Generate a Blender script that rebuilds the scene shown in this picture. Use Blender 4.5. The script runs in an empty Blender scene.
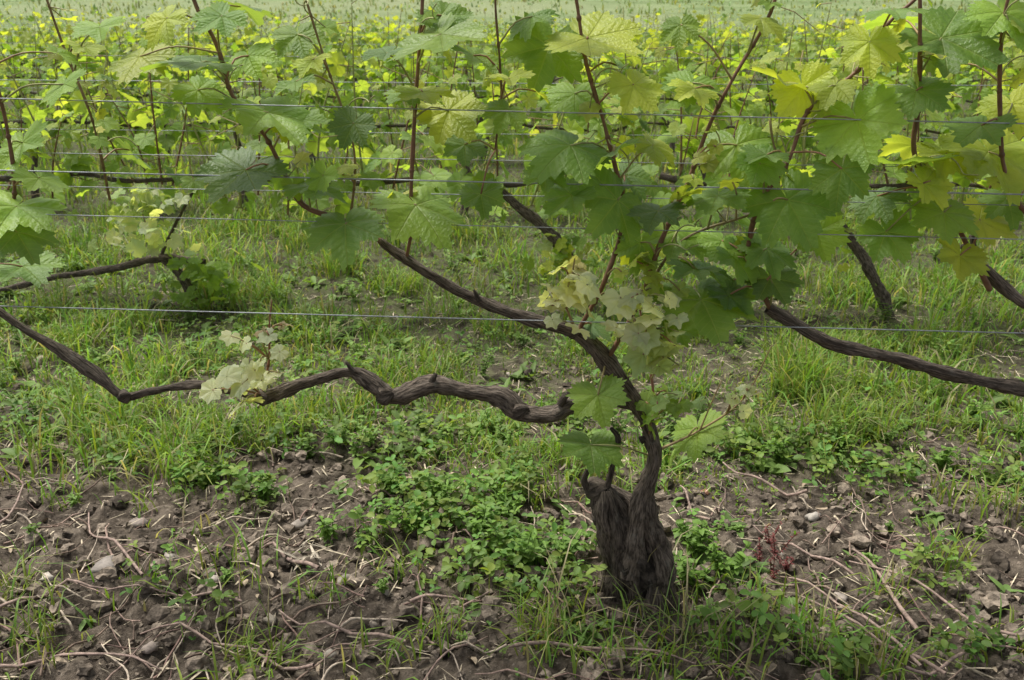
import bpy, math, random
import numpy as np
from mathutils import Vector, noise
random.seed(7); R=np.random.default_rng(11)
H=1.0; TH=math.radians(20.5); F=887.0; CT,ST=math.cos(TH),math.sin(TH)
K=0.07; Y1=1.35; SP=1.6
sc=bpy.context.scene
# ---------------------------------------------------------------- survey helpers
def ray(u,v):
    q=(340-v)/F
    return (u-512)/F, CT+q*ST, -ST+q*CT
def at(u,v,off=0.0,row=0):
    dx,dy,dz=ray(u,v); t=(Y1+SP*row+off)/(dy+K*dx)
    return np.array([t*dx,t*dy,H+t*dz])
def gp(u,v):
    dx,dy,dz=ray(u,v); t=H/-dz
    return t*dx,t*dy
def fr(a): return a-np.floor(a)
def hs(i,j,s): return fr(np.sin(i*127.1+j*311.7+s*74.7)*43758.5453)
def vn(x,y,s=0.0):
    x=np.asarray(x,float); y=np.asarray(y,float)
    xi=np.floor(x); yi=np.floor(y); a=x-xi; b=y-yi
    a=a*a*(3-2*a); b=b*b*(3-2*b)
    return (hs(xi,yi,s)*(1-a)+hs(xi+1,yi,s)*a)*(1-b)+(hs(xi,yi+1,s)*(1-a)+hs(xi+1,yi+1,s)*a)*b
def ss(a,b,x):
    t=np.clip((x-a)/(b-a),0,1); return t*t*(3-2*t)
def cover(x,y):
    yy=y+K*x
    n=vn(x*2.2,y*2.2,3)*.65+vn(x*6,y*6,4)*.35
    c=ss(1.6,2.15,yy+(n-.5)*1.1)
    d=np.abs(((yy-Y1+SP/2)%SP)-SP/2)
    c=c*(1-.6*(1-ss(.05,.3,d+(n-.5)*.3))*(yy>2))
    return c
def hgt(x,y):
    x=np.asarray(x,float); y=np.asarray(y,float)
    near=1-ss(5,9,y)
    rough=1-.6*cover(x,y)
    z=.05*(vn(x*1.3,y*1.3,1)-.5)
    z=z+near*rough*(.032*(vn(x*5,y*5,2)-.5)+.024*(vn(x*13+vn(x*9,y*9,41),y*13,5)-.5)+.022*(vn(x*29+.7*vn(x*40,y*40,8),y*31,6)-.5)+.017*(vn(x*66,y*70+vn(x*50,y*50,9),7)-.5)+.008*(vn(x*130,y*125,17)-.5))
    s=np.maximum(0,y+K*x-17.0)
    return z+s*.13*ss(0,6,s)
# ---------------------------------------------------------------- mesh helpers
class Acc:
    def __init__(s): s.V=[];s.T=[];s.Q=[];s.U=[];s.C=[];s.n=0
    def add(s,V,T=None,Q=None,U=None,C=None):
        V=np.asarray(V,float)
        if T is not None and len(T): s.T.append(np.asarray(T)+s.n)
        if Q is not None and len(Q): s.Q.append(np.asarray(Q)+s.n)
        s.U.append(np.zeros((len(V),2)) if U is None else U)
        C=np.array([.5,.5,.5]) if C is None else np.asarray(C,float)
        if C.ndim==1: C=np.tile(C,(len(V),1))
        s.C.append(C); s.V.append(V); s.n+=len(V)
    def make(s,name,mat,parent=None,smooth=True):
        V=np.concatenate(s.V); T=np.concatenate(s.T) if s.T else np.zeros((0,3),int)
        Q=np.concatenate(s.Q) if s.Q else np.zeros((0,4),int)
        U=np.concatenate(s.U); C=np.concatenate(s.C)
        me=bpy.data.meshes.new(name)
        lp=np.concatenate([T.ravel(),Q.ravel()]).astype(np.int32)
        st=np.concatenate([np.arange(len(T))*3,len(T)*3+np.arange(len(Q))*4]).astype(np.int32)
        me.vertices.add(len(V)); me.vertices.foreach_set('co',V.astype(np.float32).ravel())
        me.loops.add(len(lp)); me.loops.foreach_set('vertex_index',lp)
        me.polygons.add(len(st)); me.polygons.foreach_set('loop_start',st)
        me.update(calc_edges=True)
        me.polygons.foreach_set('use_smooth',np.full(len(st),smooth))
        me.uv_layers.new(name='UVMap').data.foreach_set('uv',U[lp].astype(np.float32).ravel())
        a=me.color_attributes.new('tint','FLOAT_COLOR','POINT')
        a.data.foreach_set('color',np.c_[C,np.ones(len(C))].astype(np.float32).ravel())
        me.materials.append(mat)
        ob=bpy.data.objects.new(name,me); sc.collection.objects.link(ob)
        if parent: ob.parent=parent
        return ob
def empty(name):
    e=bpy.data.objects.new(name,None); sc.collection.objects.link(e); return e
def spline(P,step):
    P=np.asarray(P,float); out=[]
    E=np.vstack([2*P[0]-P[1],P,2*P[-1]-P[-2]])
    for i in range(1,len(E)-2):
        n=max(2,int(np.linalg.norm(E[i+1][:3]-E[i][:3])/step)); t=np.linspace(0,1,n,endpoint=False)[:,None]
        a,b,c,d=E[i-1],E[i],E[i+1],E[i+2]
        out.append(.5*((2*b)+(-a+c)*t+(2*a-5*b+4*c-d)*t*t+(-a+3*b-3*c+d)*t**3))
    out.append(P[-1][None]); return np.vstack(out)
def tube(acc,P,rad,sides=8,step=.02,amp=0.0,freq=40,col=(.2,.15,.1),lump=0.0,seed=0,cap=True):
    A=spline(np.c_[np.asarray(P,float),np.asarray(rad,float)],step)
    C=A[:,:3]; r=np.maximum(A[:,3],.0004); n=len(C)
    T=np.gradient(C,axis=0); T/=np.linalg.norm(T,axis=1)[:,None]+1e-9
    u=np.cross(T[0],[.3,.2,1.]); 
    if np.linalg.norm(u)<.1: u=np.cross(T[0],[1.,0,0])
    u/=np.linalg.norm(u); V=[];U=[]
    ln=np.r_[0,np.cumsum(np.linalg.norm(np.diff(C,axis=0),axis=1))]
    th=np.linspace(0,2*np.pi,sides,endpoint=False)
    for i in range(n):
        u=u-T[i]*np.dot(u,T[i]); u/=np.linalg.norm(u)+1e-9; w=np.cross(T[i],u)
        rr=np.full(sides,r[i])
        if amp>0:
            tw=ln[i]*9
            rr=rr*np.array([1+amp*noise.noise(Vector((math.cos(a+tw)*1.6,math.sin(a+tw)*1.6,ln[i]*freq*.35+seed)))*1.3
               +amp*.7*noise.noise(Vector((math.cos(a+tw)*4.5,math.sin(a+tw)*4.5,ln[i]*freq+seed))) for a in th])
            rr*=1+lump*noise.noise(Vector((ln[i]*22,seed*3.1,.5)))
        V.append(C[i]+rr[:,None]*(np.cos(th)[:,None]*u+np.sin(th)[:,None]*w))
        U.append(np.c_[th/(2*np.pi),np.full(sides,ln[i])])
    V=np.vstack(V); U=np.vstack(U)
    i=np.arange(n-1)[:,None]*sides; j=np.arange(sides)[None]; k=(j+1)%sides
    Q=np.stack([i+j,i+k,i+sides+k,i+sides+j],-1).reshape(-1,4)
    Tt=None
    if cap:
        V=np.vstack([V,C[-1]+T[-1]*r[-1]*.4]); U=np.vstack([U,[0,ln[-1]]]); e=n*sides
        b=(n-1)*sides; Tt=np.array([[b+a,b+(a+1)%sides,e] for a in range(sides)])
    acc.add(V,Tt,Q,U,col)
    return A
# ---- vine leaf
CA=np.array([0,7,14,22,29,36,45,53,62,72,80,88,98,110,122,135,148,160,170,176,179])
CR=np.array([1.0,.94,.84,.74,.70,.77,.88,.88,.80,.69,.645,.68,.75,.74,.69,.67,.64,.56,.40,.20,.05])
def ltemplate(nh,rings,teeth,irr=0):
    a=np.linspace(-179,179,nh); r=np.interp(np.abs(a),CA,CR)
    if teeth:
        ph=(np.arange(nh)%teeth)/teeth
        saw=1-2*np.abs(ph-.5)
        g_=np.random.default_rng(irr); amp=np.repeat(g_.uniform(.08,.20,nh//teeth+1),teeth)[:nh]
        r=r*(1+(amp*saw-.06)*np.minimum(1,r/.5))
    V=[[0,0]];
    for t in rings:
        rb=np.interp(np.abs(a),CA,CR)*(.97 if teeth else 1) if t<1 else r
        V+=list(zip(t*rb*np.sin(np.radians(a)),t*rb*np.cos(np.radians(a))))
    V=np.array(V); T=[[0,1+i+1,1+i] for i in range(nh-1)]; Q=[]
    for k in range(len(rings)-1):
        o=1+k*nh
        Q+=[[o+i,o+i+1,o+nh+i+1,o+nh+i] for i in range(nh-1)]
    p=np.degrees(np.abs(np.arctan2(V[:,0],V[:,1])))
    b=np.radians(np.minimum(np.minimum(p,np.abs(p-50)),np.abs(p-105)))
    b=np.minimum(b,.45); b=(1-np.cos(b*7))*.13
    return V,np.array(T),np.array(Q) if Q else None,b
LHs=[ltemplate(121,[.25,.5,.75,.9,1],4,k) for k in range(4)]; LMs=[ltemplate(40,[.5,.86,1],3,k) for k in range(3)]; LL=ltemplate(17,[1],2,1)
LH='H'; LM='M'
def unit(a): a=np.asarray(a,float); return a/(np.linalg.norm(a)+1e-9)
def leaf(acc,tpl,pos,T,N,s,col,wav=1.0):
    if tpl=='H': tpl=random.choice(LHs)
    elif tpl=='M': tpl=random.choice(LMs)
    V,Tr,Q,b=tpl; x,y=V[:,0].copy(),V[:,1]; rho=np.hypot(x,y); ph=np.arctan2(x,y)
    rr=R.uniform
    x=x*rr(.95,1.12)
    z=rr(.25,.6)*rho*b*wav-rr(.0,.32)*rho**2+rr(-.12,.22)*np.abs(x)*1.0
    z=z+rr(.03,.12)*wav*rho**2*np.sin(rr(1.5,3.5)*ph+rr(0,6))+.04*wav*rho**2*np.sin(rr(6,10)*ph+rr(0,6))+rr(-.18,.18)*x*y
    N=unit(N); T=unit(T-np.dot(T,N)*N); X=np.cross(T,N)
    W=pos+s*(x[:,None]*X+y[:,None]*T+z[:,None]*N)
    acc.add(W,Tr,Q,V,col)
def ovals(acc,P,D,N,L,W,col,fold=.25,droop=.2,tw=(.75,1.,.7)):
    n=len(P); D=D/np.linalg.norm(D,axis=1)[:,None]; N=N-D*np.sum(D*N,1)[:,None]; N/=np.linalg.norm(N,axis=1)[:,None]+1e-9
    X=np.cross(D,N); ts=[0]+[.22]*3+[.52]*3+[.82]*3+[1]; sd=[0]+[-1,0,1]*3+[0]
    wd=[0]+[tw[0]]*3+[tw[1]]*3+[tw[2]]*3+[0]
    V=np.stack([P+D*(L*t)[:,None]+X*(W*.5*w*s_)[:,None]+N*(W*fold*abs(s_)*w-L*droop*t*t)[:,None] for t,s_,w in zip(ts,sd,wd)],1)
    T=np.array([[0,2,1],[0,3,2],[7,8,10],[8,9,10]]); Q=np.array([[1,2,5,4],[2,3,6,5],[4,5,8,7],[5,6,9,8]])
    o=(np.arange(n)*11)[:,None,None]
    U=np.tile(np.array([[s_*w*.5,t] for t,s_,w in zip(ts,sd,wd)]),(n,1))
    acc.add(V.reshape(-1,3),(T[None]+o).reshape(-1,3),(Q[None]+o).reshape(-1,4),U,np.repeat(col,11,0))
def blades(acc,x,y,h,w,col,lean=.5,z=None):
    n=len(x); z=hgt(x,y)-.004 if z is None else z
    a=R.uniform(0,2*np.pi,n); ld=np.c_[np.cos(a),np.sin(a),np.zeros(n)]; b=a+R.uniform(.8,2.2,n)
    X=np.c_[np.cos(b),np.sin(b),np.zeros(n)]
    ln=R.uniform(.1,1,n)*lean*2
    P=np.c_[x,y,z]; up=np.array([0,0,1.]); V=[]
    for t,wf in ((0,.8),(.35,1),(.7,.75)):
        c=P+up*(h*(t-.25*ln*t*t))[:,None]+ld*(h*ln*t**1.8)[:,None]*.8
        V+= [c-X*(w*wf*.5)[:,None], c+X*(w*wf*.5)[:,None]]
    V.append(P+up*(h*(1-.3*ln-.12*ln*ln))[:,None]+ld*(h*ln)[:,None]*.85)
    V=np.stack(V,1); o=(np.arange(n)*7)[:,None,None]
    Q=np.array([[0,1,3,2],[2,3,5,4]]); T=np.array([[4,5,6]])
    acc.add(V.reshape(-1,3),(T[None]+o).reshape(-1,3),(Q[None]+o).reshape(-1,4),None,np.repeat(col,7,0))
# ---------------------------------------------------------------- materials
def newmat(name):
    m=bpy.data.materials.new(name); m.use_nodes=True; nt=m.node_tree; nt.nodes.clear()
    return m,nt,nt.nodes,nt.links
def M(nt,op,a,b=None,c=None,clamp=False):
    n=nt.nodes.new('ShaderNodeMath'); n.operation=op; n.use_clamp=clamp
    for i,v in enumerate((a,b,c)):
        if v is None: continue
        if isinstance(v,(int,float)): n.inputs[i].default_value=v
        else: nt.links.new(v,n.inputs[i])
    return n.outputs[0]
def mixc(nt,f,a,b,mode='MIX'):
    n=nt.nodes.new('ShaderNodeMix'); n.data_type='RGBA'; n.blend_type=mode
    for s,v in ((n.inputs[0],f),(n.inputs[6],a),(n.inputs[7],b)):
        if isinstance(v,(int,float)): s.default_value=v
        elif isinstance(v,tuple): s.default_value=(*v,1)
        else: nt.links.new(v,s)
    return n.outputs[2]
def nz(nt,vec,scale,detail=4,rough=.55):
    n=nt.nodes.new('ShaderNodeTexNoise'); n.inputs['Scale'].default_value=scale; n.inputs['Detail'].default_value=detail
    n.inputs['Roughness'].default_value=rough
    if vec is not None: nt.links.new(vec,n.inputs['Vector'])
    return n.outputs['Fac']
def rampf(nt,f,a,b):
    n=nt.nodes.new('ShaderNodeMapRange'); n.interpolation_type='SMOOTHSTEP'
    n.inputs[1].default_value=a; n.inputs[2].default_value=b; nt.links.new(f,n.inputs[0]); return n.outputs[0]
def foliage(name,trans=.35,veins=False,rough=.5,spec=.35,tgain=(1.5,1.45,.5)):
    m,nt,N,L=newmat(name)
    at_=N.new('ShaderNodeAttribute'); at_.attribute_name='tint'; col=at_.outputs['Color']
    geo=N.new('ShaderNodeNewGeometry'); pos=geo.outputs['Position']
    pr=N.new('ShaderNodeBsdfPrincipled'); h=None
    if veins:
        n1=nz(nt,pos,14,3)
        col=mixc(nt,1.0,col,mixc(nt,rampf(nt,n1,.3,.7),(.78,.85,.85),(1.2,1.14,1.1)),'MULTIPLY')
        uv=N.new('ShaderNodeUVMap'); sp=N.new('ShaderNodeSeparateXYZ'); L.new(uv.outputs[0],sp.inputs[0])
        x,y=sp.outputs[0],sp.outputs[1]
        a=M(nt,'ABSOLUTE',M(nt,'ARCTAN2',x,y)); r=M(nt,'SQRT',M(nt,'ADD',M(nt,'MULTIPLY',x,x),M(nt,'MULTIPLY',y,y)))
        b=M(nt,'MINIMUM',M(nt,'MINIMUM',a,M(nt,'ABSOLUTE',M(nt,'SUBTRACT',a,math.radians(50)))),M(nt,'ABSOLUTE',M(nt,'SUBTRACT',a,math.radians(105))))
        cr=M(nt,'MULTIPLY',r,M(nt,'SINE',b)); al=M(nt,'MULTIPLY',r,M(nt,'COSINE',b))
        w1=M(nt,'SUBTRACT',.024,M(nt,'MULTIPLY',r,.013))
        v1=M(nt,'SUBTRACT',1.0,M(nt,'DIVIDE',cr,w1),clamp=True)
        sc_=M(nt,'MULTIPLY',M(nt,'SUBTRACT',al,M(nt,'MULTIPLY',cr,.9)),7.0)
        f=M(nt,'ABSOLUTE',M(nt,'SUBTRACT',M(nt,'FRACT',sc_),.5))
        v2=M(nt,'SUBTRACT',1.0,M(nt,'DIVIDE',f,.08),clamp=True)
        vv=M(nt,'MAXIMUM',v1,M(nt,'MULTIPLY',v2,.45))
        col=mixc(nt,M(nt,'MULTIPLY',vv,.5),col,mixc(nt,.55,col,(.46,.52,.2)))
        col=mixc(nt,M(nt,'MULTIPLY',geo.outputs['Backfacing'],.3),col,(.26,.34,.14))
        vor=nz(nt,uv.outputs[0],22,2)
        h=M(nt,'ADD',M(nt,'MULTIPLY',f,.5),M(nt,'SUBTRACT',M(nt,'MULTIPLY',vor,.8),M(nt,'MULTIPLY',v1,.6)))
        bp=N.new('ShaderNodeBump'); bp.inputs['Strength'].default_value=.7; bp.inputs['Distance'].default_value=.003
        L.new(h,bp.inputs['Height']); L.new(bp.outputs[0],pr.inputs['Normal'])
    L.new(col,pr.inputs['Base Color']); pr.inputs['Roughness'].default_value=rough
    pr.inputs['Specular IOR Level'].default_value=spec
    tr=N.new('ShaderNodeBsdfTranslucent'); L.new(mixc(nt,1.0,col,tuple(tgain),'MULTIPLY'),tr.inputs[0])
    mx=N.new('ShaderNodeMixShader'); mx.inputs[0].default_value=trans
    L.new(pr.outputs[0],mx.inputs[1]); L.new(tr.outputs[0],mx.inputs[2])
    o=N.new('ShaderNodeOutputMaterial'); L.new(mx.outputs[0],o.inputs[0]); return m
m_leaf=foliage('vine_leaf',.48,True,.42,.4,(1.9,1.8,.6))
m_leafb=foliage('vine_leaf_small',.5,False,.5,.3,(1.85,1.75,.55))
m_grass=foliage('grass_blades',.38,False,.55,.25,(1.6,1.6,.6))
def bark():
    m,nt,N,L=newmat('vine_bark')
    at_=N.new('ShaderNodeAttribute'); at_.attribute_name='tint'
    uv=N.new('ShaderNodeUVMap'); mp=N.new('ShaderNodeMapping'); mp.inputs['Scale'].default_value=(14,22,1); L.new(uv.outputs[0],mp.inputs[0])
    n=nz(nt,mp.outputs[0],2.2,6,.65); geo=N.new('ShaderNodeNewGeometry'); n2=nz(nt,geo.outputs['Position'],60,5,.6)
    c=mixc(nt,1.0,at_.outputs['Color'],mixc(nt,rampf(nt,n,.35,.68),(.35,.33,.31),(1.9,1.85,1.8)),'MULTIPLY')
    c=mixc(nt,M(nt,'MULTIPLY',rampf(nt,n2,.55,.75),.45),c,(.23,.215,.18))
    pr=N.new('ShaderNodeBsdfPrincipled'); L.new(c,pr.inputs['Base Color']); pr.inputs['Roughness'].default_value=.85; pr.inputs['Specular IOR Level'].default_value=.2
    bp=N.new('ShaderNodeBump'); bp.inputs['Strength'].default_value=1; bp.inputs['Distance'].default_value=.007
    L.new(M(nt,'ADD',n,M(nt,'MULTIPLY',n2,.4)),bp.inputs['Height']); L.new(bp.outputs[0],pr.inputs['Normal'])
    o=N.new('ShaderNodeOutputMaterial'); L.new(pr.outputs[0],o.inputs[0]); return m
m_bark=bark()
def plain(name,rough=.6,metal=0.0,ns=40,lo=.7,hi=1.3,bump=.002,spec=.3):
    m,nt,N,L=newmat(name); at_=N.new('ShaderNodeAttribute'); at_.attribute_name='tint'
    geo=N.new('ShaderNodeNewGeometry'); n=nz(nt,geo.outputs['Position'],ns,5,.6)
    c=mixc(nt,1.0,at_.outputs['Color'],mixc(nt,rampf(nt,n,.3,.7),(lo,lo,lo),(hi,hi,hi)),'MULTIPLY')
    pr=N.new('ShaderNodeBsdfPrincipled'); L.new(c,pr.inputs['Base Color']); pr.inputs['Roughness'].default_value=rough; pr.inputs['Metallic'].default_value=metal
    pr.inputs['Specular IOR Level'].default_value=spec
    bp=N.new('ShaderNodeBump'); bp.inputs['Strength'].default_value=.8; bp.inputs['Distance'].default_value=bump
    L.new(n,bp.inputs['Height']); L.new(bp.outputs[0],pr.inputs['Normal'])
    o=N.new('ShaderNodeOutputMaterial'); L.new(pr.outputs[0],o.inputs[0]); return m
m_stem=plain('green_cane',.5,0,60,.75,1.25,.001)
m_wire=plain('weathered_wire',.55,.3,80,.7,1.2,.0005,.2)
m_post=plain('galvanised_post',.5,.7,30,.7,1.2,.001)
m_clod=plain('soil_clod',.95,0,90,.55,1.5,.006,.1)
m_stone=plain('stone_surface',.8,0,50,.7,1.25,.003)
m_twig=plain('dry_twig',.8,0,120,.6,1.35,.001)
def ground_mat():
    m,nt,N,L=newmat('soil_and_turf'); geo=N.new('ShaderNodeNewGeometry'); pos=geo.outputs['Position']
    sp=N.new('ShaderNodeSeparateXYZ'); L.new(pos,sp.inputs[0])
    yy=M(nt,'ADD',sp.outputs[1],M(nt,'MULTIPLY',sp.outputs[0],K))
    n1=nz(nt,pos,3,6,.6); n2=nz(nt,pos,22,8,.65); n3=nz(nt,pos,120,6,.7)
    soil=mixc(nt,rampf(nt,n2,.32,.68),(.046,.036,.027),(.175,.142,.108))
    soil=mixc(nt,M(nt,'MULTIPLY',rampf(nt,n3,.55,.70),.65),soil,(.32,.27,.215))
    soil=mixc(nt,M(nt,'MULTIPLY',rampf(nt,n1,.5,.7),.45),soil,(.06,.05,.036))
    turf=mixc(nt,rampf(nt,n2,.35,.65),(.04,.05,.02),(.085,.11,.035))
    f=rampf(nt,M(nt,'ADD',yy,M(nt,'MULTIPLY',M(nt,'SUBTRACT',n1,.5),1.6)),1.7,3.0)
    c=mixc(nt,M(nt,'MULTIPLY',f,rampf(nt,n2,.3,.65)),soil,turf)
    mp=N.new('ShaderNodeMapping'); mp.inputs['Scale'].default_value=(.35,1.6,1); L.new(pos,mp.inputs[0])
    nf=nz(nt,mp.outputs[0],1.6,6,.7); nf2=nz(nt,pos,.25,4,.5)
    fld=mixc(nt,rampf(nt,nf,.35,.65),(.13,.18,.07),(.21,.26,.12)); fld=mixc(nt,rampf(nt,nf2,.4,.7),fld,(.22,.25,.13))  # far field greens paled, distance haze painted into the colour
    c=mixc(nt,rampf(nt,yy,15.5,19),c,fld)
    pr=N.new('ShaderNodeBsdfPrincipled'); L.new(c,pr.inputs['Base Color']); pr.inputs['Roughness'].default_value=.95; pr.inputs['Specular IOR Level'].default_value=.1
    bp=N.new('ShaderNodeBump'); bp.inputs['Strength'].default_value=1; bp.inputs['Distance'].default_value=.016
    L.new(M(nt,'ADD',n2,M(nt,'MULTIPLY',n3,.4)),bp.inputs['Height']); L.new(bp.outputs[0],pr.inputs['Normal'])
    o=N.new('ShaderNodeOutputMaterial'); L.new(pr.outputs[0],o.inputs[0]); return m
m_ground=ground_mat()
# ---------------------------------------------------------------- ground
xs=np.unique(np.r_[-400,-200,-100,-60,-40,-25,np.linspace(-18,-2,60),np.linspace(-2,-1.4,80),np.linspace(-1.4,1.4,470),np.linspace(1.4,2,80),np.linspace(2,18,60),25,40,60,100,200,400])
ys=np.unique(np.r_[-200,-60,-20,-8,-3,-1,np.linspace(-.5,.85,25),np.linspace(.85,2.3,260),np.linspace(2.3,6,180),np.linspace(6,26,100),32,40,55,75,100,150,250,400])
gx,gy=np.meshgrid(xs,ys); nx,ny=len(xs),len(ys)
g=Acc(); i=np.arange(ny-1)[:,None]*nx; j=np.arange(nx-1)[None]
g.add(np.c_[gx.ravel(),gy.ravel(),hgt(gx,gy).ravel()],None,np.stack([i+j,i+j+1,i+nx+j+1,i+nx+j],-1).reshape(-1,4))
g.make('ground',m_ground)
# ---------------------------------------------------------------- grass
def gcol(n,base,var=.35,dry=.06):
    c=np.tile(np.array(base),(n,1))*(1+R.uniform(-var,var,(n,1)))
    c[:,0]*=R.uniform(.75,1.35,n)
    d=R.random(n)<dry; c[d]=np.array([.34,.30,.17])*R.uniform(.6,1.2,(d.sum(),1)); return c
A=Acc()
def field(n,ya,yb,hm,wm,base,dens,lean=.5,marg=.8,dry=.06):
    y=R.uniform(ya,yb,n)
    hw=y*.62+marg; x=R.uniform(-1,1,n)*hw
    keep=R.random(n)<dens(x,y); x,y=x[keep],y[keep]; n=len(x)
    tall=.3+1.5*ss(.25,.9,vn(x*4,y*4,9))
    h=hm*R.uniform(.35,1.5,n)*tall; w=wm*R.uniform(.5,1.6,n)
    c=gcol(n,base,.35,dry)*(.75+.5*vn(x*2.5,y*2.5,61))[:,None]
    blades(A,x,y,h,w,c,lean)
cl=lambda x,y:.12+.88*ss(.38,.62,vn(x*8,y*8,21)*.6+vn(x*19,y*19,22)*.4)
GC=(.155,.25,.045)
field(64000,1.45,3.0,.062,.0036,GC,lambda x,y:cover(x,y)*cl(x,y),.7,.8,.14)
field(40000,2.8,4.8,.08,.0045,GC,lambda x,y:cover(x,y)*(.2+.8*cl(x,y)),.65,.8,.12)
field(38000,4.6,9.5,.09,.007,(.165,.25,.05),lambda x,y:.2+.8*cover(x,y))
field(16000,9.3,18,.1,.015,(.18,.25,.07),lambda x,y:.3+.7*cover(x,y))
field(26000,17,34,.10,.035,(.19,.25,.10),lambda x,y:.35+.65*ss(.3,.7,vn(x*.6,y*1.5,3)),.5,2)  # hillside blades in a paler green, haze put into the colour
field(5200,.7,1.9,.042,.003,GC,lambda x,y:ss(.5,.72,vn(x*5,y*5,31)),.7,.8,.2)
tufts=[(540,640,50,.05,.10),(640,655,45,.07,.09),(700,640,40,.06,.08),(600,630,20,.05,.08),(735,665,50,.06,.09),(440,650,40,.05,.08),
(400,575,40,.05,.07),(250,660,60,.06,.08),(330,600,30,.05,.06),(30,640,40,.05,.08),(945,560,50,.05,.09),(960,500,60,.06,.08),(1000,520,50,.06,.08),
(890,600,30,.04,.07),(810,640,60,.06,.09),(270,440,220,.1,.10),(190,440,170,.08,.09),(130,430,90,.07,.07),(330,420,140,.08,.09),(800,395,300,.08,.16),(860,430,200,.09,.12),(760,440,120,.06,.09),(790,370,180,.08,.15),(915,420,120,.08,.10),
(560,420,60,.05,.08),(460,430,80,.07,.06),(980,430,80,.07,.07),(560,668,50,.07,.08),(650,690,50,.08,.09),(60,500,30,.05,.05),(700,590,30,.04,.07),(760,610,40,.05,.07),
(10,600,30,.04,.1),(380,670,40,.06,.07),(880,660,50,.06,.08),(1000,640,40,.06,.07),(340,275,220,.1,.15),(260,300,220,.1,.14),(690,400,90,.06,.12),(500,330,140,.1,.10),(60,350,140,.1,.10),(120,230,200,.12,.16),(330,220,220,.15,.16),(450,240,220,.15,.16),(400,290,160,.1,.13),(300,250,160,.1,.15),(620,500,25,.03,.06),(940,350,160,.1,.12),(840,300,160,.1,.14),(700,340,140,.08,.13)]
for u,v,n,r,h in tufts:
    x0,y0=gp(u,v); a=R.uniform(0,6.28,n); q=np.sqrt(R.random(n))*r
    x=x0+q*np.cos(a); y=y0+q*np.sin(a); blades(A,x,y,h*R.uniform(.4,1.3,n),R.uniform(.002,.0045,n),gcol(n,(.165,.26,.045),.3,.12),.7)
for u,v,n in ((650,625,10),(690,650,12),(540,655,10),(560,640,8)):
    x0,y0=gp(u,v); x=x0+R.normal(0,.03,n); y=y0+R.normal(0,.03,n)
    blades(A,x,y,R.uniform(.10,.20,n),R.uniform(.0018,.003,n),gcol(n,(.24,.28,.11),.25,.5),.8)
A.make('grass',m_grass)
# straw litter
S=Acc(); n=7600; x=R.uniform(-1.9,1.9,n); y=R.uniform(.9,3.2,n); z=hgt(x,y)+R.uniform(.002,.014,n)
a=R.uniform(0,6.28,n); D=np.c_[np.cos(a),np.sin(a),R.normal(0,.14,n)]; Nn=np.c_[R.normal(0,.3,(n,2)),np.ones(n)]
ovals(S,np.c_[x,y,z],D,Nn,R.uniform(.008,.06,n),R.uniform(.001,.0034,n),np.array([.44,.37,.26])*R.uniform(.25,1.25,(n,1)),.2,.05,(1,1,.9))
n=420; x=R.uniform(-1.4,1.4,n); y=R.uniform(1.0,2.4,n); a=R.uniform(0,6.28,n)
D=np.c_[np.cos(a),np.sin(a),R.normal(0,.25,n)]; Nn=np.c_[R.normal(0,.5,(n,2)),np.ones(n)]
ovals(S,np.c_[x,y,hgt(x,y)+.006],D,Nn,R.uniform(.010,.028,n),R.uniform(.005,.015,n),np.array([.33,.26,.18])*R.uniform(.35,1.3,(n,1)),.5,.3)
x0,y0=gp(312,560); n=22; x=x0+R.normal(0,.012,n); y=y0+R.normal(0,.035,n); D=np.c_[R.normal(0,.25,n),R.uniform(-1,1,n),R.normal(.1,.2,n)]
ovals(S,np.c_[x,y,hgt(x,y)+.014],D,np.c_[R.normal(0,.4,(n,2)),np.ones(n)],R.uniform(.03,.06,n),R.uniform(.002,.006,n),np.array([.44,.38,.29])*R.uniform(.6,1.1,(n,1)),.3,.1)
S.make('dead_leaf_litter',m_twig)
# ---------------------------------------------------------------- clover & weeds
Cv=Acc()
def clover(x,y,h,L,base,wd=.62):
    n=len(x); z=hgt(x,y)+h
    a0=R.uniform(0,6.28,n); col=np.tile(base,(n,1))*R.uniform(.6,1.4,(n,1)); col[:,0]*=R.uniform(.8,1.35,n)
    for k in range(3):
        a=a0+k*2.094+R.normal(0,.3,n); D=np.c_[np.cos(a),np.sin(a),R.uniform(-.4,.8,n)]
        Nn=np.c_[R.normal(0,.35,n),R.normal(-.1,.35,n),np.ones(n)]
        l_=L*R.uniform(.7,1.2,n)
        ovals(Cv,np.c_[x,y,z+R.normal(0,.002,n)],D,Nn,l_,l_*wd*R.uniform(.8,1.2,n),col,.18,.2,(.7,1.,.8))
    blades(Cv,x,y,h*1.05,np.full(n,.0014),col*.9,.05)
CC=np.array([.13,.225,.045])
pt=[(440,530,170,.12),(520,560,130,.1),(395,500,80,.08),(500,505,90,.09),(470,580,60,.08),(200,480,80,.07),(255,500,60,.06),(30,430,60,.07),(370,545,40,.06),(800,460,140,.12),(730,455,60,.07),
(1000,480,80,.08),(935,580,40,.06),(150,590,14,.05),(740,640,40,.06),(120,470,40,.07),(610,560,20,.05),(560,600,50,.06),(300,450,60,.09),(420,450,60,.1),(880,480,80,.08),(830,665,40,.07),(520,480,40,.07),(240,350,60,.15),(340,340,70,.15),(960,650,30,.06),(200,620,15,.05),(330,380,40,.1)]
for u,v,n,r in pt:
    x0,y0=gp(u,v); a=R.uniform(0,6.28,n); q=np.sqrt(R.random(n))*r*(.4+1.0*vn(a*1.3,a*0+u,3))
    clover(x0+q*np.cos(a)*1.3,y0+q*np.sin(a),R.uniform(.008,.06,n),R.uniform(.008,.023,n),CC)
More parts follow.
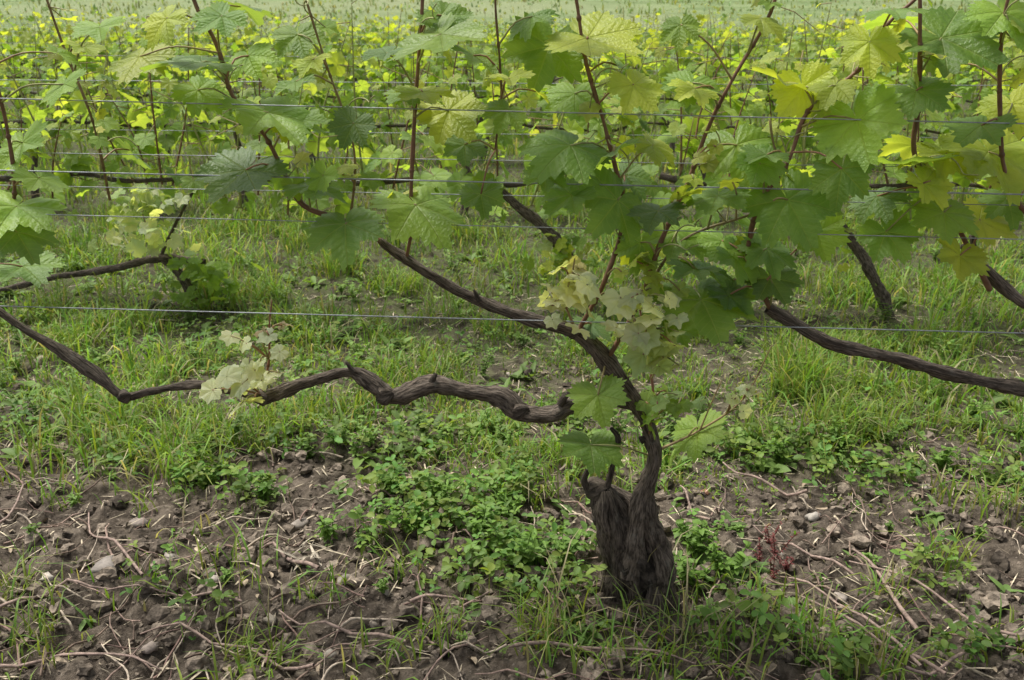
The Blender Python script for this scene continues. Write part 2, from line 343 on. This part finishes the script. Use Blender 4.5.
n=6500; y=R.uniform(1.5,4.4,n); x=R.uniform(-1,1,n)*(y*.62+.6); k=R.random(n)<cover(x,y)*ss(.45,.65,vn(x*4,y*4,51)); x,y=x[k],y[k]
clover(x,y,R.uniform(.01,.05,len(x)),R.uniform(.008,.02,len(x)),CC*1.1)
n=2400; y=R.uniform(.8,2.1,n); x=R.uniform(-1,1,n)*(y*.62+.6); k=R.random(n)<ss(.5,.75,vn(x*6,y*6,77)); x,y=x[k],y[k]
clover(x,y,R.uniform(.005,.02,len(x)),R.uniform(.005,.012,len(x)),CC)
Cv.make('clover',m_grass)
W=Acc()
def rosette(u,v,n,L,base,up=.5,asp=.26):
    x0,y0=gp(u,v); z0=float(hgt(x0,y0)); a=R.uniform(0,6.28,n); e=R.uniform(.1,up*2,n)
    D=np.c_[np.cos(a),np.sin(a),e]; P=np.c_[x0+R.normal(0,.012,n),y0+R.normal(0,.012,n),np.full(n,z0)]
    ovals(W,P,D,np.c_[R.normal(0,.2,(n,2)),np.ones(n)],L*R.uniform(.5,1.1,n),L*asp*R.uniform(.7,1.3,n),np.tile(base,(n,1))*R.uniform(.7,1.25,(n,1)),.2,.35,(.55,1.,.7))
def herb(u,v,ns,Hh,L,base):
    x0,y0=gp(u,v); z0=float(hgt(x0,y0))
    for s_ in range(ns):
        a=random.uniform(0,6.28); ln=random.uniform(.1,.8); hh=Hh*random.uniform(.5,1.1); m=9
        t=np.linspace(.15,1,m); P=np.c_[x0+math.cos(a)*ln*hh*t,y0+math.sin(a)*ln*hh*t,z0+hh*t]
        b=R.uniform(0,6.28,m*2); D=np.c_[np.cos(b),np.sin(b),R.uniform(0,.8,m*2)]
        ovals(W,np.repeat(P,2,0),D,np.c_[R.normal(0,.3,(m*2,2)),np.ones(m*2)],L*R.uniform(.6,1.2,m*2),L*.5*R.uniform(.6,1.2,m*2),np.tile(base,(m*2,1))*R.uniform(.7,1.3,(m*2,1)),.2,.3)
        tube(W,[[x0,y0,z0-.005],P[4],P[-1]],[.0012,.001,.0006],4,.03,0,40,np.array(base)*.8,cap=False)
for u,v,n,L in [(700,565,22,.06),(715,590,18,.05),(690,545,14,.05),(740,575,14,.045),(725,535,12,.05),(790,610,12,.045),(665,575,10,.045),(80,620,8,.04),(590,640,14,.05),(470,620,10,.045),(930,520,12,.045),(60,450,12,.05),(850,560,8,.04),
   (210,285,26,.08),(190,300,20,.07),(225,300,18,.07),(300,330,14,.06),(330,490,10,.045),(560,510,10,.045),(1010,600,10,.045)]:
    rosette(u,v,n,L,np.array([.14,.225,.06]))
for k in range(230):
    u=random.uniform(-60,1080); v=random.uniform(235,470); rosette(u,v,8,random.uniform(.03,.07),np.array([.155,.24,.06])*random.uniform(.75,1.2),.6,.34)
for k in range(130):
    u=random.uniform(-60,1080); v=random.uniform(235,460); herb(u,v,4,random.uniform(.04,.11),.016,np.array([.15,.24,.055])*random.uniform(.8,1.25))
for k in range(26):
    u=random.uniform(-20,1040); v=random.uniform(480,670); herb(u,v,3,random.uniform(.02,.04),.011,np.array([.14,.23,.05])*random.uniform(.8,1.25))
for u,v,ns,hh in [(440,520,9,.08),(480,545,9,.09),(415,540,6,.06),(520,575,8,.09),(505,520,7,.07),(390,505,7,.06),(560,570,7,.08),(700,560,8,.09),(725,580,7,.07),(690,590,5,.06),(210,485,6,.05),(265,500,5,.05),(840,455,8,.07),(780,465,6,.06),(150,245,9,.13),(205,300,9,.12),(940,470,5,.06),(330,545,4,.05)]:
    herb(u,v,ns,hh,.019,np.array([.14,.24,.045]))
for u,v in ((768,548),(775,560),(760,565),(785,570),(772,580)): herb(u,v,4,.05,.007,np.array([.17,.055,.05]))
W.make('broadleaf_weed',m_grass)
# ---------------------------------------------------------------- clods, stones, twigs
def ico():
    import bmesh
    b=bmesh.new(); bmesh.ops.create_icosphere(b,subdivisions=2,radius=1); b.verts.ensure_lookup_table()
    V=np.array([v.co[:] for v in b.verts]); T=np.array([[v.index for v in f.verts] for f in b.faces]); b.free(); return V,T
IV,IT=ico()
def rock(acc,x,y,s,col,flat=.7,amp=.35,sink=.25):
    sd=random.uniform(0,99); f=1+amp*np.array([noise.noise(Vector(v*1.3)+Vector((sd,0,0)))*1.4+.5*noise.noise(Vector(v*3.2)+Vector((0,sd,0))) for v in IV])
    V=IV*f[:,None]*np.array([1,random.uniform(.7,1),flat])*s; a=random.uniform(0,6.28)
    V=V@np.array([[math.cos(a),-math.sin(a),0],[math.sin(a),math.cos(a),0],[0,0,1]])
    acc.add(V+np.array([x,y,float(hgt(x,y))+s*(flat-sink)*.35]),IT,None,None,col)
cd=Acc()
cnt=0
while cnt<3600:
    y=random.uniform(.9,2.4); x=random.uniform(-1,1)*(y*.62+.4)
    if random.random()<float(cover(x,y))*.9: continue
    s=.003+.018*random.random()**3.2; c=np.array([.16,.13,.10])*random.uniform(.4,1.5); rock(cd,x,y,s,c,.75,.6); cnt+=1
cd.make('soil_clods',m_clod,smooth=False)
ST_=[(105,575,.028,(.24,.21,.18)),(812,517,.015,(.30,.27,.23)),(48,583,.013,(.5,.45,.38)),(247,270,.022,(.42,.38,.34)),(40,360,.02,(.34,.28,.22)),(300,525,.019,(.28,.24,.2)),(345,585,.016,(.24,.21,.17)),(385,600,.011,(.4,.35,.28)),(590,500,.010,(.34,.3,.25)),(705,500,.011,(.26,.13,.08)),(170,560,.015,(.26,.23,.19)),(430,615,.011,(.36,.3,.23)),(960,620,.013,(.3,.26,.22)),(860,500,.010,(.3,.26,.22)),(140,530,.016,(.23,.19,.16)),(510,380,.012,(.34,.29,.24)),(375,630,.010,(.38,.32,.25)),(925,490,.012,(.34,.3,.25)),(480,515,.013,(.34,.3,.25)),(60,545,.011,(.34,.3,.25)),(990,580,.011,(.34,.3,.25)),(410,460,.011,(.40,.35,.29)),(215,590,.012,(.3,.26,.22)),(25,480,.013,(.3,.25,.2)),(780,560,.010,(.34,.3,.25)),(840,600,.012,(.28,.24,.2)),(270,620,.012,(.3,.26,.2)),(330,660,.011,(.34,.3,.24)),(150,650,.014,(.28,.23,.19)),(900,640,.010,(.36,.32,.27)),(440,500,.010,(.34,.28,.22))]
for (u,v,s,c) in ST_:
    st=Acc(); x,y=gp(u,v); rock(st,x,y,s,np.array(c),.65,.55,.3); st.make('stone',m_stone)
tw=Acc()
def twig(x,y,L,r,col,a=None,lift=.01):
    a=random.uniform(0,math.pi) if a is None else a; n=6; P=[]
    for k in range(n):
        t=1/(n-1); px=x+math.cos(a)*L*(k*t-.5); py=y+math.sin(a)*L*(k*t-.5); a+=random.uniform(-.2,.2)
        P.append([px,py,float(hgt(px,py))+lift*random.uniform(.3,1.3)+r])
    tube(tw,P,[r,r,r*.9,r*.8,r*.7,r*.5],5,.03,.2,60,col=col)
for k in range(640):
    y=random.uniform(.95,2.3); x=random.uniform(-1,1)*(y*.62+.3)
    if float(cover(x,y))>.5 and random.random()<.8: continue
    twig(x,y,random.uniform(.03,.2),random.uniform(.0007,.0026),np.array(random.choice([(.27,.19,.15),(.19,.135,.10),(.40,.33,.25),(.23,.15,.12)]))*random.uniform(.7,1.2),None,.014)
for u,v,L,a,r in [(885,590,.25,1.6,.004),(870,640,.25,2.3,.0035),(110,555,.28,2.4,.003),(15,520,.22,1.5,.003),(290,570,.15,2.6,.004),(600,665,.3,.1,.003),(760,490,.2,2.6,.0035),(230,650,.35,2.7,.003),(930,600,.3,2.2,.003),(450,610,.14,.2,.003),(850,620,.3,2.0,.003),(800,560,.2,2.5,.003),(690,520,.15,1.9,.003),(80,660,.3,.2,.003),(180,600,.25,2.9,.0025),(60,600,.2,.5,.003),(340,640,.25,2.8,.003),(960,660,.25,.4,.003)]:
    x,y=gp(u,v); twig(x,y,L,r,np.array((.29,.21,.17)),a,.022)
tw.make('pruned_twigs',m_twig)
# ---------------------------------------------------------------- foreground vine
BK=np.array([.125,.103,.082]); RED=(.17,.09,.05)
def px2(lst): return [at(*p) for p in lst]
vine=empty('grapevine'); wood=Acc(); canes=Acc(); lv=Acc(); 
# old stump: twisted strands of wood around a core coloured dark to paint shade into the hollows, splitting into two heads
axis=[at(640,615),at(642,590),at(634,560),at(624,530),at(612,505),at(604,488)]; axis[0][2]=-.04
tube(wood,axis,[.052,.044,.036,.030,.022,.010],18,.008,.5,30,BK*.35,.3,1)
for k in range(9):
    a0=k*.70+.3; P=[];rd=[]
    gap=random.uniform(.85,1.15)
    for m_,(c,rr) in enumerate(zip(axis,[.062,.048,.037,.032,.025,.010])):
        a=a0+m_*.42; P.append(c+np.array([math.cos(a)*rr*gap*1.05,math.sin(a)*rr*.9,random.uniform(-.006,.006)]))
        rd.append([.022,.018,.0155,.014,.013,.007][m_]*random.uniform(.7,1.25))
    tube(wood,P,rd,12,.006,.5,45,BK*random.uniform(.6,1.05),.45,k*2.3)
tube(wood,px2([(628,575,-.035),(633,545,-.03),(637,515,-.02),(642,497,-.015),(655,460,-.01),(650,430,0),(634,398,0),(606,362,0),(577,333,0),(528,318,0),(480,301,.01),(434,277,.01),(392,250,.01),(380,240,.01)]),[.018,.02,.018,.016,.0135,.0128,.0125,.0125,.012,.0095,.0085,.0075,.0065,.0055],16,.006,.32,45,BK,.22,2)
tube(wood,px2([(662,600,-.02),(662,570,-.02),(654,540,-.015),(648,512,-.015),(646,495,-.01)]),[.024,.020,.017,.015,.010],14,.006,.45,45,BK*.85,.35,31)
tube(wood,px2([(640,408,.005),(610,402,.01),(571,406,.01),(552,414,.01),(520,411,.01),(498,396,.01),(462,390,.01),(432,385,.01),(398,396,.01),(384,392,.01),(354,372,.01),(322,378,.01),(290,388,.01),(262,399,.01),(240,392,.01),(195,385,.01),(150,391,.01),(124,396,.01),(100,378,.01),(60,350,.02),(20,326,.02),(-20,300,.02),(-90,285,.02)]),
     [.010,.012,.0145,.0160,.0160,.0140,.0120,.0130,.0155,.0150,.0115,.0095,.0095,.0105,.0080,.0070,.0078,.0100,.0090,.0080,.0072,.0068,.006],16,.006,.36,45,BK,.4,3)
for u,v,r in [(124,397,.012),(385,397,.016),(519,412,.017),(597,490,.022),(643,500,.020),(577,333,.015),(262,399,.011),(606,515,.026)]:
    p=at(u,v); tube(wood,[p+[-r*.9,0,-r*.3],p,p+[r*.9,0,r*.35]],[r*.3,r,r*.3],12,.006,.6,50,BK*.85,0,u)
for P,r in [([(604,500),(612,468),(618,440),(611,428)],.005),([(590,492),(584,480),(588,470)],.006),([(560,405),(566,396),(575,390)],.005),([(430,385),(436,374)],.005),([(354,372),(346,362)],.004),([(480,301),(474,290)],.004),([(640,440),(648,436)],.006)]:
    tube(wood,px2(P),[r*1.2]+[r]*(len(P)-2)+[r*.6],8,.006,.3,60,BK*.7,0,9)
wood.make('trunk_and_arms',m_bark,vine)
nodes=[]
def shoot(L,r0,r1,col=RED,acc=canes,reg=True):
    P=px2(L)
    for k in range(1,len(P)-1): P[k]=P[k]+np.array([random.gauss(0,.006),random.gauss(0,.005),0])
    A_=tube(acc,P,list(np.linspace(r0*.82,r1*.82,len(L))),8,.012,.16,60,col,.35,L[0][0])
    if reg:
        for k in range(0,len(A_),3): nodes.append(A_[k,:3])
    for k in range(5,len(A_)-2,7):
        p=A_[k,:3]; q=A_[k+1,:3]; r=A_[k,3]
        tube(acc,[p-(q-p)*.4,p,p+(q-p)*.4],[r*.8,r*1.45,r*.8],7,.02,0,40,np.array(col)*.8,cap=False)
    return A_
sh=[shoot([(384,243,.01),(345,222),(310,205),(283,172),(262,135),(235,95),(212,45),(195,0),(180,-70)],.0055,.003),
 shoot([(405,264,.01),(408,225),(409,190),(411,100),(418,0),(421,-60)],.0042,.003),
 shoot([(577,333,0),(600,280),(618,215),(606,130),(592,65),(575,0),(566,-60)],.0045,.0032),
 shoot([(606,362,0),(640,300),(660,240),(685,185),(712,125),(735,80),(757,30),(770,0),(790,-60)],.0045,.0028),
 shoot([(770,308,0),(752,262),(760,205),(785,160),(818,112),(858,70),(898,25),(920,-10),(945,-60)],.005,.003),
 shoot([(990,290,.03),(955,225,.02),(925,160),(917,100),(915,0),(914,-60)],.005,.0032),
 shoot([(495,150,.03),(497,90,.02),(500,0),(502,-50)],.0025,.002,(.16,.1,.05)),
 shoot([(-30,300,.02),(-5,255),(14,200),(4,120),(-14,40),(-20,-40)],.0045,.003),
 shoot([(262,395,.01),(264,360),(268,330),(272,300)],.003,.0012,(.22,.1,.06)),
 shoot([(648,440,0),(655,400),(650,350),(640,310)],.003,.002,(.3,.14,.1)),
 shoot([(648,455,0),(700,430),(740,398),(772,345)],.0028,.0012,(.3,.22,.1)),
 shoot([(700,430,0),(712,400),(722,380)],.002,.001,(.3,.22,.1)),
 shoot([(577,333,0),(572,300),(580,268)],.003,.0015,(.26,.18,.08)),
 shoot([(1045,240,0),(1010,180),(1000,100),(1010,20),(1020,-40)],.004,.003),
 shoot([(350,225,.01),(352,150),(322,60),(300,-20)],.0024,.002,(.2,.14,.06)),
 shoot([(640,300,0),(690,240),(765,200),(770,120)],.003,.002,(.2,.16,.06)),
 shoot([(110,200,.15),(90,120,.1),(60,50,.1),(40,-20,.1)],.0028,.002,(.2,.14,.06)),
]
nd=np.array(nodes)
CDIR=np.array([0,-CT,ST])
G=(.16,.27,.05); Yl=(.36,.42,.055); D_=(.12,.20,.055); B_=(.215,.335,.05); P_=(.62,.66,.47)
def hero(u,v,w,ang,col,off=-.02,face=.6,tpl=LH,jit=.32,dr=True):
    c=at(u,v,off); s=w/1.48*(c[1]*CT+(H-c[2])*ST)/F
    a=math.radians(ang); T=np.array([math.sin(a),0,0])-math.cos(a)*np.array([0,ST*.4,CT])
    N=unit(CDIR*face+np.array([-.1,.05,.9])+R.normal(0,jit,3)); T=T+np.array([0,R.uniform(-.5,.1),0])
    Tn=unit(T-np.dot(T,N)*N); p=c-Tn*s*.28
    leaf(lv,tpl,p,Tn,N,s,np.array(col)*R.uniform(.8,1.2))
    if dr:
        d=np.linalg.norm(nd-p-np.array([0,0,-.03]),axis=1); q=nd[np.argmin(d)]
        if d.min()<.22:
            m=(p+q)/2+np.array([0,-.01,.012]); tube(canes,[q,m,p],[.0018,.0014,.0013],6,.012,0,40,random.choice([(.28,.15,.08),(.26,.26,.09),(.3,.24,.10)]))
HL=[(185,62,88,-20,G),(205,95,50,40,B_),(278,120,92,20,B_),(236,178,82,-15,D_),(320,188,60,40,G),(345,232,78,10,G),(425,215,92,0,B_),(428,42,95,-15,B_),(455,118,66,30,Yl),
(562,150,84,-30,G),(614,152,50,30,G),(602,42,90,30,Yl),(545,58,80,-20,B_),(612,208,74,-40,G),(685,238,62,20,B_),(707,310,92,5,B_),(706,272,58,0,G),(740,155,72,10,B_),
(795,212,84,20,G),(860,132,84,20,B_),(905,165,78,-20,G),(958,45,98,40,G),(998,163,92,10,Yl),(785,82,72,-30,Yl),(768,22,46,20,Yl),(600,403,58,15,B_),(592,452,60,-5,G),(697,436,60,15,B_),
(648,338,46,20,G),(597,328,42,10,D_),(10,212,84,-10,B_),(28,270,60,20,G),(22,240,60,40,D_),(135,62,62,0,Yl),(100,30,50,20,B_),(482,200,46,10,G),(640,92,56,30,Yl),(892,240,56,30,G),(945,220,60,-10,B_),
(805,98,60,10,Yl),(832,90,50,-30,Yl),(690,88,52,-20,G),(765,170,50,30,G),(655,215,56,-10,D_),(742,265,56,30,G),(775,285,50,20,D_),(735,300,46,30,G),(990,225,60,40,Yl),(960,262,50,-20,Yl),(1015,110,60,10,Yl),
(405,95,46,-40,B_),(380,55,42,-30,D_),(250,60,48,30,B_),(160,25,50,-40,Yl),(310,120,46,60,B_),(300,40,48,20,B_),(505,115,44,-20,B_),(530,20,50,10,G),(660,150,46,30,Yl),(715,200,56,0,G),(870,50,60,0,Yl),(925,95,60,30,G),(840,180,60,-10,G),
(565,200,52,-50,G),(480,60,50,20,B_),(895,10,60,0,G),(680,30,40,0,B_),(640,250,50,-20,G),(465,150,46,0,D_),(215,20,52,-30,G),(820,240,50,10,B_),(760,235,46,-10,G),(675,335,38,-20,G),(1010,20,66,10,B_),(450,20,56,40,G),(290,85,44,-30,G),(60,90,50,10,B_),(20,150,60,20,B_),(975,130,60,-30,G),(880,200,50,20,D_),
(350,130,42,-20,D_),(510,80,46,10,Yl),(575,100,60,0,B_),(720,245,50,-20,B_),(770,255,56,0,G),(690,270,50,-40,D_),(725,285,50,-10,B_),(955,160,64,20,Yl),(1010,205,50,0,G),(930,190,50,30,Yl),(545,180,46,0,G),(630,180,50,20,D_)]
for h in HL: hero(*h,off=-.02+R.uniform(-.05,.05))
for s_ in sh[:8]+sh[13:17]:
    for k in range(6,len(s_),14):
        p=s_[k,:3]; 
        if p[2]<.72: continue
        a=R.uniform(0,6.28); d=np.array([math.cos(a),math.sin(a)*.8+.25,.2]); q=p+d*R.uniform(.04,.1)
        T=unit(d+np.array([0,0,-.8])); N=unit(np.array([d[0]*.5,d[1]*.5-.1,.9])+R.normal(0,.25,3))
        leaf(lv,LH,q,T,N,R.uniform(.03,.055),np.array(random.choice([G,B_,B_,Yl,D_]))*R.uniform(.8,1.2))
        tube(canes,[p,(p+q)/2+[0,0,.01],q],[.0018,.0014,.0012],6,.012,0,40,(.26,.17,.07))
    # small new leaves and tendrils from the leaf axils
    for k in range(8,len(s_),6):
        p=s_[k,:3]
        if p[2]<.62 or random.random()<.25: continue
        for _ in range(2):
            d=unit(R.normal(0,1,3)+[0,-.2,.3]); q=p+d*R.uniform(.015,.045)
            leaf(lv,LM,q,unit(d+[0,0,-.3]),unit(R.normal(0,.5,3)+[0,-.3,.8]),R.uniform(.012,.026),np.array(random.choice([Yl,B_,(.45,.48,.14)]))*R.uniform(.8,1.15))
            tube(canes,[p,q],[.0012,.0009],5,.02,0,40,(.28,.26,.1),cap=False)
        if random.random()<.45:
            d=unit(R.normal(0,1,3)+[0,-.2,.5]); q=p.copy(); P=[p]; 
            for m_ in range(8):
                d=unit(d+np.array([math.sin(m_*1.1)*.5,-.1,math.cos(m_*1.1)*.5])); q=q+d*.014; P.append(q)
            tube(canes,P,[.0011]*5+[.0008]*4,5,.006,0,40,(.3,.3,.12))
def young(u,v,r,n,col=P_,sz=20,off=-.02):
    for k in range(n):
        uu=u+random.gauss(0,r); vv=v+random.gauss(0,r)
        hero(uu,vv,sz*random.uniform(.7,1.5),random.uniform(-100,100),np.array(col)*random.uniform(.7,1.12),off+random.uniform(-.03,.03),.4,LM,.5)
young(572,292,15,18,P_,24,-.07); young(578,270,12,5,(.4,.38,.2),14); young(645,312,15,17,P_,25,-.07); young(657,348,13,12,(.45,.53,.3),24,-.07); young(252,370,20,17,P_,19,-.04); young(268,330,8,4,(.42,.33,.2),12)
young(668,390,10,6,(.3,.42,.17),22); young(740,395,10,5,P_,16); young(640,265,16,9,(.36,.44,.1),18); young(700,180,20,5,Yl,22); young(660,415,10,6,B_,24)
canes.make('canes',m_stem,vine); lv.make('leaves',m_leaf,vine)
v2=empty('grapevine'); w2=Acc()
tube(w2,px2([(768,308),(800,327),(830,343),(868,352),(900,360),(960,376),(1024,389),(1100,400),(1200,430),(1260,520)]) ,[.009,.010,.010,.0095,.0095,.0105,.0105,.013,.018,.03],14,.006,.34,45,BK,.3,5)
p=at(1260,520); tube(w2,[p,[p[0]+.02,p[1],.15],[p[0],p[1],-.04]],[.03,.05,.07],20,.01,.4,30,BK,.2,6)
tube(w2,px2([(1100,400,.0),(1060,330,.03),(1015,297,.04),(985,268,.04),(962,246,.04)]),[.012,.009,.008,.007,.005],12,.007,.3,45,BK*1.2,.2,7)
tube(w2,px2([(1040,310,.05),(1000,288,.06),(978,262,.06),(972,235,.06)]),[.007,.006,.005,.004],10,.007,.3,45,BK*1.2,.2,8)
w2.make('trunk_and_arms',m_bark,v2)
# ---------------------------------------------------------------- rows behind
def rowy(row,x): return Y1+SP*row-K*x
YN=np.array((.38,.42,.08))
def row_shoots(row,xa,xb,wood,stem,leaves,step,tpl,nl,sz,top):
    x=xa
    while x<xb:
        y=rowy(row,x)
        zc=.40+random.uniform(-.05,.05)
        hgtt=top*random.uniform(.72,1.14)-zc; lx=random.gauss(0,.09); ly=random.gauss(0,.07)
        P=[np.array([x,y,zc]),np.array([x+lx*.5,y+ly,zc+hgtt*.5]),np.array([x+lx+random.gauss(0,.03),y+ly,zc+hgtt])]
        gz=float(hgt(x,y))
        P=[p+np.array([0,0,gz]) for p in P]
        A_=tube(stem,P,[.004,.0032,.0013],5 if row<3 else 4,.06,0,40,random.choice([RED,(.2,.13,.06),(.27,.29,.09),(.27,.29,.09)]))
        n=int(nl*random.uniform(.7,1.3))
        for k in range(n):
            t=(k+random.random())/n; c=A_[min(len(A_)-1,int(t*len(A_))),:3]
            a=R.uniform(0,6.28); d=np.array([math.cos(a),math.sin(a),R.uniform(-.6,.5)])
            q=c+d*R.uniform(.03,.11); s=sz*R.uniform(.5,1.15)*(1-.6*max(0,t-.6)/.4)
            T=unit(d*np.array([1,1,0])+np.array([0,0,R.uniform(-1.1,.1)])); N=unit(np.array([d[0]*.6,d[1]*.6-.15,.8])+R.normal(0,.35,3))
            yng=min(1,max(0,t-.4)*1.7); base=np.array(B_)*(1-yng)+YN*yng if random.random()<.8 else np.array(random.choice([G,G,B_]))
            leaf(leaves,tpl,q,T,N,s,base*R.uniform(.75,1.25))
            if row<2: tube(stem,[c,q],[.0016,.0012],4,.1,0,40,(.25,.18,.08),cap=False)
        x+=step*random.uniform(.4,1.6)
def cane_line(wood,row,xa,xb,zc,r):
    n=max(3,int((xb-xa)/.12)); xx=np.linspace(xa,xb,n)
    tube(wood,[[x_,rowy(row,x_)+random.gauss(0,.006),zc+random.gauss(0,.012)] for x_ in xx],list(r*np.linspace(1.3,.7,n)),8,.03,.3,40,BK,.2,xa)
xs2=[-3.0,-1.08,.21,1.32,2.5]; tr={-1.08:[(193,312),(190,290),(178,272),(160,258)],.21:[(590,312),(578,275),(553,236),(520,208),(492,182)],1.32:[(892,322),(884,300),(866,262),(845,232),(828,208)]}
for k,x0 in enumerate(xs2):
    e=empty('grapevine'); w=Acc(); s=Acc(); l=Acc()
    if x0 in tr:
        P=[at(u,v,0,1) for u,v in tr[x0]]; P[0][2]=-.02
        tube(w,P,list(np.linspace(.024,.010,len(P))),12,.012,.4,40,BK,.3,k)
        if x0==-1.08:
            tube(w,[at(u,v,0,1) for u,v in [(205,262),(160,258),(110,269),(50,278),(0,290),(-60,296)]],[.01,.014,.013,.011,.010,.009],10,.012,.3,40,BK,.25,12)
            tube(w,[at(160,258,0,1),at(175,225,0,1),at(200,178,0,1)],[.007,.005,.005],8,.02,.3,40,BK,.2,13)
        hx=P[-1][0]
    else:
        tube(w,[[x0,rowy(1,x0),-.02],[x0+.05,rowy(1,x0),.2],[x0-.06,rowy(1,x0),.44]],[.035,.025,.015],10,.02,.3,40,BK,.3,k); hx=x0
    cane_line(w,1,hx-.55,hx+.5,.46,.008)
    row_shoots(1,hx-.6,hx+.6,w,s,l,.075,LM,11,.055,.90)
    w.make('trunk_and_arms',m_bark,e); s.make('canes',m_stem,e); l.make('leaves',m_leaf,e)
e=empty('grapevine'); 
s=Acc(); l=Acc()
A_=tube(s,[at(160,258,0,1),at(150,235,0,1),at(140,205,0,1),at(138,188,0,1)],[.004,.003,.002,.001],6,.02,0,40,(.28,.2,.1))
for k in range(85):
    c=at(random.gauss(143,20),random.uniform(188,252),random.gauss(-.12,.06),1); 
    leaf(l,LM,c,unit(R.normal(0,1,3)+[0,-.3,-.3]),unit(R.normal(0,.5,3)+[0,-.4,.8]),R.uniform(.022,.042),np.array(random.choice([P_,P_,(.48,.56,.3),(.38,.48,.2)]))*R.uniform(.85,1.15))
for k in range(80):
    c=at(random.gauss(203,22),random.uniform(260,302),random.gauss(-.06,.05),1)
    leaf(l,LM,c,unit(R.normal(0,1,3)+[0,-.3,-.3]),unit(R.normal(0,.5,3)+[0,-.4,.8]),R.uniform(.022,.038),np.array(B_)*R.uniform(.8,1.3))
for (cu,cv) in ((590,262),(555,255),(830,225)):
    for k in range(26):
        c=at(random.gauss(cu,16),random.gauss(cv,12),random.gauss(-.03,.05),1)
        leaf(l,LM,c,unit(R.normal(0,1,3)+[0,-.3,-.3]),unit(R.normal(0,.5,3)+[0,-.4,.8]),R.uniform(.02,.035),np.array(random.choice([B_,Yl,(.42,.5,.22)]))*R.uniform(.7,1.2))
s.make('canes',m_stem,e); l.make('leaves',m_leaf,e)
for row in range(2,10):
    e=empty('grapevine_row'); w=Acc(); s=Acc(); l=Acc(); Y=Y1+SP*row; hw=Y*.62+1.0
    x=-hw
    while x<hw:
        y=rowy(row,x); g0=float(hgt(x,y))
        tube(w,[[x,y,g0-.03],[x+.04,y,g0+.2],[x+random.uniform(-.12,.12),y,g0+.43]],[.026,.018,.011],8,.04,.3,40,BK,.3,x); x+=1.15*random.uniform(.9,1.1)
    cane_line(w,row,-hw,hw,.44,.007)
    row_shoots(row,-hw,hw,w,s,l,.062 if row<4 else .09,LM if row<4 else LL,14 if row<4 else 11,.056 if row<5 else .07,.88 if row<5 else .82)
    w.make('trunks',m_bark,e); s.make('canes',m_stem,e); l.make('leaves',m_leaf if row<3 else m_leafb,e)
# ---------------------------------------------------------------- trellis
WC=(.32,.335,.35)
def wire(name,P,r):
    a=Acc(); tube(a,P,[r]*len(P),6,.5,0,40,WC); return a.make(name,m_wire)
for va,vb,r,o in [(304,331,.0010,-.012),(168,192,.0012,-.03),(183,203,.0008,.02),(211,237,.0008,-.03),(96,121,.0010,-.03),(150,166,.0007,.03)]:
    a=at(0,va,o); b=at(1024,vb,o); d=(b-a)/(b[0]-a[0]); 
    A0=a+d*(-3.2-a[0]); B0=a+d*(3.2-a[0]); m=(A0+B0)/2-[0,0,.004]; wire('trellis_wire',[A0,m,B0],r)
for row in range(1,10):
    hw=(Y1+SP*row)*.62+1.4; a=Acc()
    for z in (.46,.62,.78):
        tube(a,[[-hw,rowy(row,-hw),z],[0,rowy(row,0),z-.005],[hw,rowy(row,hw),z]],[.0011]*3,5,2,0,40,WC)
    a.make('trellis_wire',m_wire)
def post(x,row):
    y=rowy(row,x)+.02; g0=float(hgt(x,y)); a=Acc(); hh=1.05; t=.003; w_=.018
    prof=[(-w_,-.012),(w_,-.012),(w_,.02),(w_-t,.02),(w_-t,-.012+t),(-w_+t,-.012+t),(-w_+t,.02),(-w_,.02)]
    V=[[x+p[0],y+p[1],g0+z] for z in (-.1,hh) for p in prof]; n=8
    Q=[[i,(i+1)%n,n+(i+1)%n,n+i] for i in range(n)]; Q+=[[8,9,12,13],[9,10,11,12],[8,13,14,15]]
    a.add(V,None,np.array(Q),None,(.3,.32,.35)); a.make('trellis_post',m_post,smooth=False)
for x,row in [(-3.2,0),(3.2,0),(-3.2,1),(3.3,1)]: post(x,row)
# ---------------------------------------------------------------- light, world, camera
w=bpy.data.worlds.new('World'); sc.world=w; w.use_nodes=True; nt=w.node_tree; bg=nt.nodes['Background']
sd=Vector((-.55,.40,0)).normalized(); el=math.radians(64)
sky=nt.nodes.new('ShaderNodeTexSky'); sky.sky_type='NISHITA'; sky.sun_disc=False; sky.sun_elevation=el; sky.sun_rotation=math.atan2(sd.x,sd.y); sky.dust_density=4
hsv=nt.nodes.new('ShaderNodeHueSaturation'); hsv.inputs['Saturation'].default_value=.35; hsv.inputs['Value'].default_value=1.15
nt.links.new(sky.outputs[0],hsv.inputs['Color']); nt.links.new(hsv.outputs[0],bg.inputs[0]); bg.inputs[1].default_value=.15
sl=bpy.data.lights.new('sun','SUN'); sl.energy=4.8; sl.angle=math.radians(18); sl.color=(1,.97,.92)
so=bpy.data.objects.new('sun',sl); sc.collection.objects.link(so)
dv=Vector((sd.x*math.cos(el),sd.y*math.cos(el),math.sin(el))); so.rotation_euler=(-dv).to_track_quat('-Z','Y').to_euler()
cam=bpy.data.cameras.new('camera'); co=bpy.data.objects.new('camera',cam); sc.collection.objects.link(co); sc.camera=co
co.location=(0,0,H); co.rotation_euler=(math.pi/2-TH,0,0); cam.sensor_width=36; cam.lens=F/1024*36; cam.clip_start=.05; cam.clip_end=2000
cam.dof.use_dof=True; cam.dof.focus_distance=1.5; cam.dof.aperture_fstop=10
sc.view_settings.view_transform='Standard'; sc.view_settings.look='None'; sc.view_settings.exposure=0
